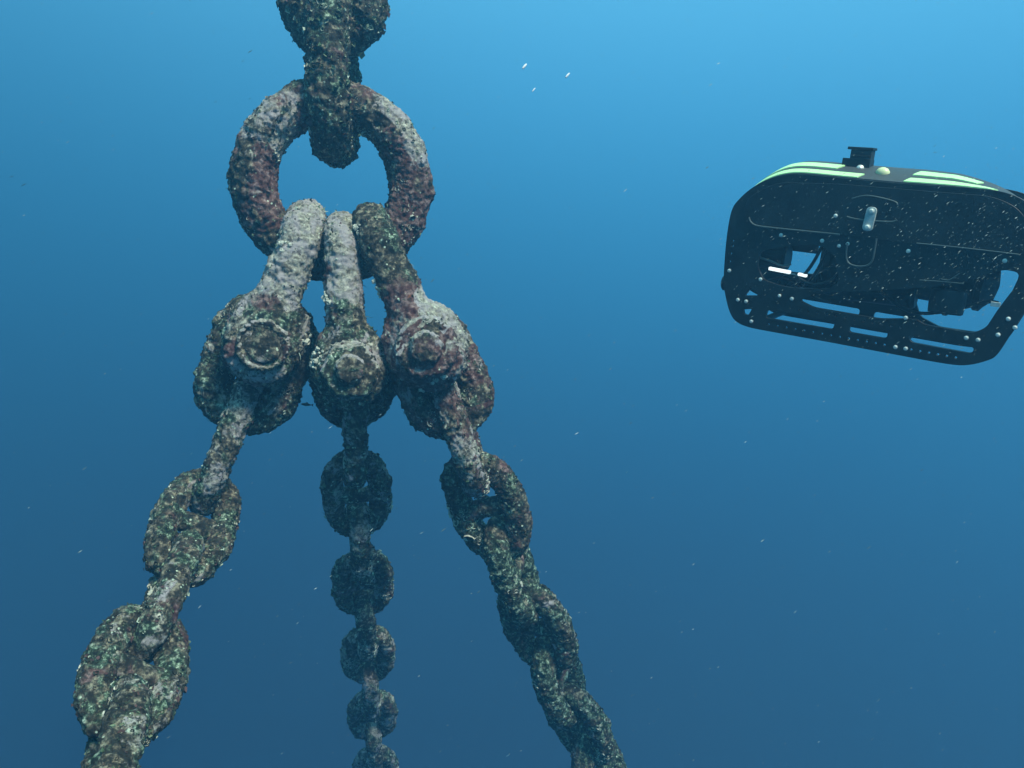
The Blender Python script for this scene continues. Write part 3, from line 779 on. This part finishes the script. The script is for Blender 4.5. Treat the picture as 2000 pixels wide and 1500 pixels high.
rod('line_rod', [(1838, 545), (1852, 547), (1864, 541), (1874, 534)], .0015, LIN, -.010)
for pts, w, r in (([(1608, 476), (1590, 510), (1572, 535), (1548, 560), (1520, 575)], .03, .0045), ([(1618, 484), (1600, 520), (1584, 545), (1565, 566)], .045, .004),
                  ([(1500, 548), (1530, 543), (1560, 560), (1600, 585), (1640, 590)], .06, .004), ([(1720, 570), (1760, 600), (1800, 612), (1860, 606), (1925, 590), (1950, 592)], .06, .0045),
                  ([(1480, 560), (1500, 556), (1520, 566), (1530, 580)], .04, .004), ([(1560, 545), (1590, 556), (1622, 548), (1640, 530)], .02, .0045), ([(1460, 560), (1490, 575), (1540, 570)], .10, .005)):
    rod('cable', pts, r, CAB, w)
# side knob on the left edge, clip on the right one
x, z = P(1416, 552, .02)
V, F = lathe([(.022, -.002), (.024, .002), (.024, .009), (.019, .013)], 28, 'x'); V[:, 0] = -np.abs(V[:, 0]); part('side_knob', (V + (x + .004, .03, z), F), BLK2)
x, z = P(1945, 594, .0); part('corner_clip', box(x, -.006, z, .020, .010, .010), ZNC, smooth=False)

# ------------------------------------------------------------------ drifting things
def flake(p, s, u, elong, rr):
    n = Vector(rr.normal(size=3)).normalized(); u = Vector(u).normalized(); a = u.cross(n).normalized(); b = u.cross(a)
    q = [p + u * s * elong, p + a * s * .6, p - u * s * elong * rr.uniform(.7, 1), p - a * s * .5, p + b * s * .5, p - b * s * .5]
    return q, [(0, 1, 4), (1, 2, 4), (2, 3, 4), (3, 0, 4), (1, 0, 5), (2, 1, 5), (3, 2, 5), (0, 3, 5)]
cur = RT * .80 + UP * .55 + FW * .1                       # the way the current has combed the fibres
rr = np.random.default_rng(11)
VV, FF, o = [], [], 0
def snow(px, py, d, s):
    global o
    u = cur + Vector(rr.normal(size=3)) * .10
    q, f = flake(K(px, py, d), s, u, rr.uniform(2.5, 5.5), rr)
    VV.extend(q); FF.extend([tuple(i + o for i in t) for t in f]); o += 6
for _ in range(1900):                                      # thick cloud stirred up in front of the vehicle
    px = 1400 + 700 * rr.random() ** .55; py = rr.normal(480, 100); d = rr.uniform(.75, 1.75)
    snow(px, py, d, (.00027) * d * min(rr.lognormal(0, .5), 2.6))
for _ in range(1900):                                       # thin everywhere
    px = rr.uniform(-100, 2100); py = rr.uniform(0, 1600); d = rr.uniform(.7, 3.6)
    snow(px, py, d, .00028 * d * rr.lognormal(0, .45))
me = mesh_from('marine_snow', VV, FF, FLK, smooth=False)
ms = link_obj('marine_snow', me); ms['kind'] = 'stuff'; ms['label'] = 'fine pale specks drifting in the water, thickest around the robot'; ms['category'] = 'particles'
def speck(px, py, d, s, el, label):
    q, f = flake(K(px, py, d), s, RT * .62 + UP * .78, el, rr)
    me = mesh_from('drifting_speck', q, f, WHT, smooth=False); me = eval_mesh(me, [('SUBSURF', dict(levels=1, render_levels=1))]); me.name = 'drifting_speck'
    for v in me.vertices: v.co -= K(px, py, d)
    ob = link_obj('drifting_speck', me); ob.location = K(px, py, d); tag(ob, label, 'speck', 'bright specks drifting above')
speck(1024, 130, 1.3, .0078, 1.7, 'bright white drifting speck, upper left of the three above open water')
speck(1108, 148, 1.3, .0074, 1.8, 'bright white drifting speck nearest the robot, alone at the right')
speck(1042, 176, 1.3, .0040, 2.6, 'thin small white speck, lowest of the three bright ones')
# small dark fish between the left and middle end links
fp = K(598, 790, 2.9)
V, F = lathe([(.0005, -.020), (.004, -.012), (.006, 0), (.004, .010), (.0012, .018)], 12, 'x'); V = V * (1, .6, 1)
T = (np.array([(.017, 0, .001), (.026, .0006, .006), (.024, 0, 0), (.026, -.0006, -.006)]), [(0, 2, 1), (0, 3, 2)])
Dn = (np.array([(-.004, 0, .004), (.003, 0, .010), (.006, 0, .004)]), [(0, 1, 2)])
V, F = join([(V, F), T, Dn]); me = mesh_from('fish', V, F, FSH); fish = link_obj('fish', me); fish.location = fp; fish.rotation_euler = (0, R(8), R(15))
tag(fish, 'tiny dark fish in the gap between the left and middle end links', 'fish')

# ------------------------------------------------------------------ the haze of the water itself
bpy.context.view_layer.update()
lo = Vector((0, 0, 0)); hi = Vector((0, 0, 0))
for o_ in list(COL.objects):
    if o_.type == 'MESH' and o_.name.split('.')[0] not in ('marine_snow', 'marine_growth'):
        for c_ in o_.bound_box:
            q = o_.matrix_world @ Vector(c_)
            lo = Vector(map(min, lo, q)); hi = Vector(map(max, hi, q))
lo -= Vector((4.0, 1.2, 1.0)); hi += Vector((4.0, .8, .25))
V, F = box(*((lo + hi) / 2), *(hi - lo))
m, t, b = new_mat('water_haze'); t.nodes.remove(b)
pv = t.nodes.new('ShaderNodeVolumePrincipled'); pv.inputs['Density'].default_value = .052
pv.inputs['Color'].default_value = (.15, .48, .74, 1); pv.inputs['Anisotropy'].default_value = .35
t.links.new(pv.outputs[0], t.nodes['Material Output'].inputs['Volume'])
hz = link_obj('haze', mesh_from('haze', V, F, m, smooth=False)); hz['kind'] = 'stuff'; hz['label'] = 'blue haze of the open water around the chains'
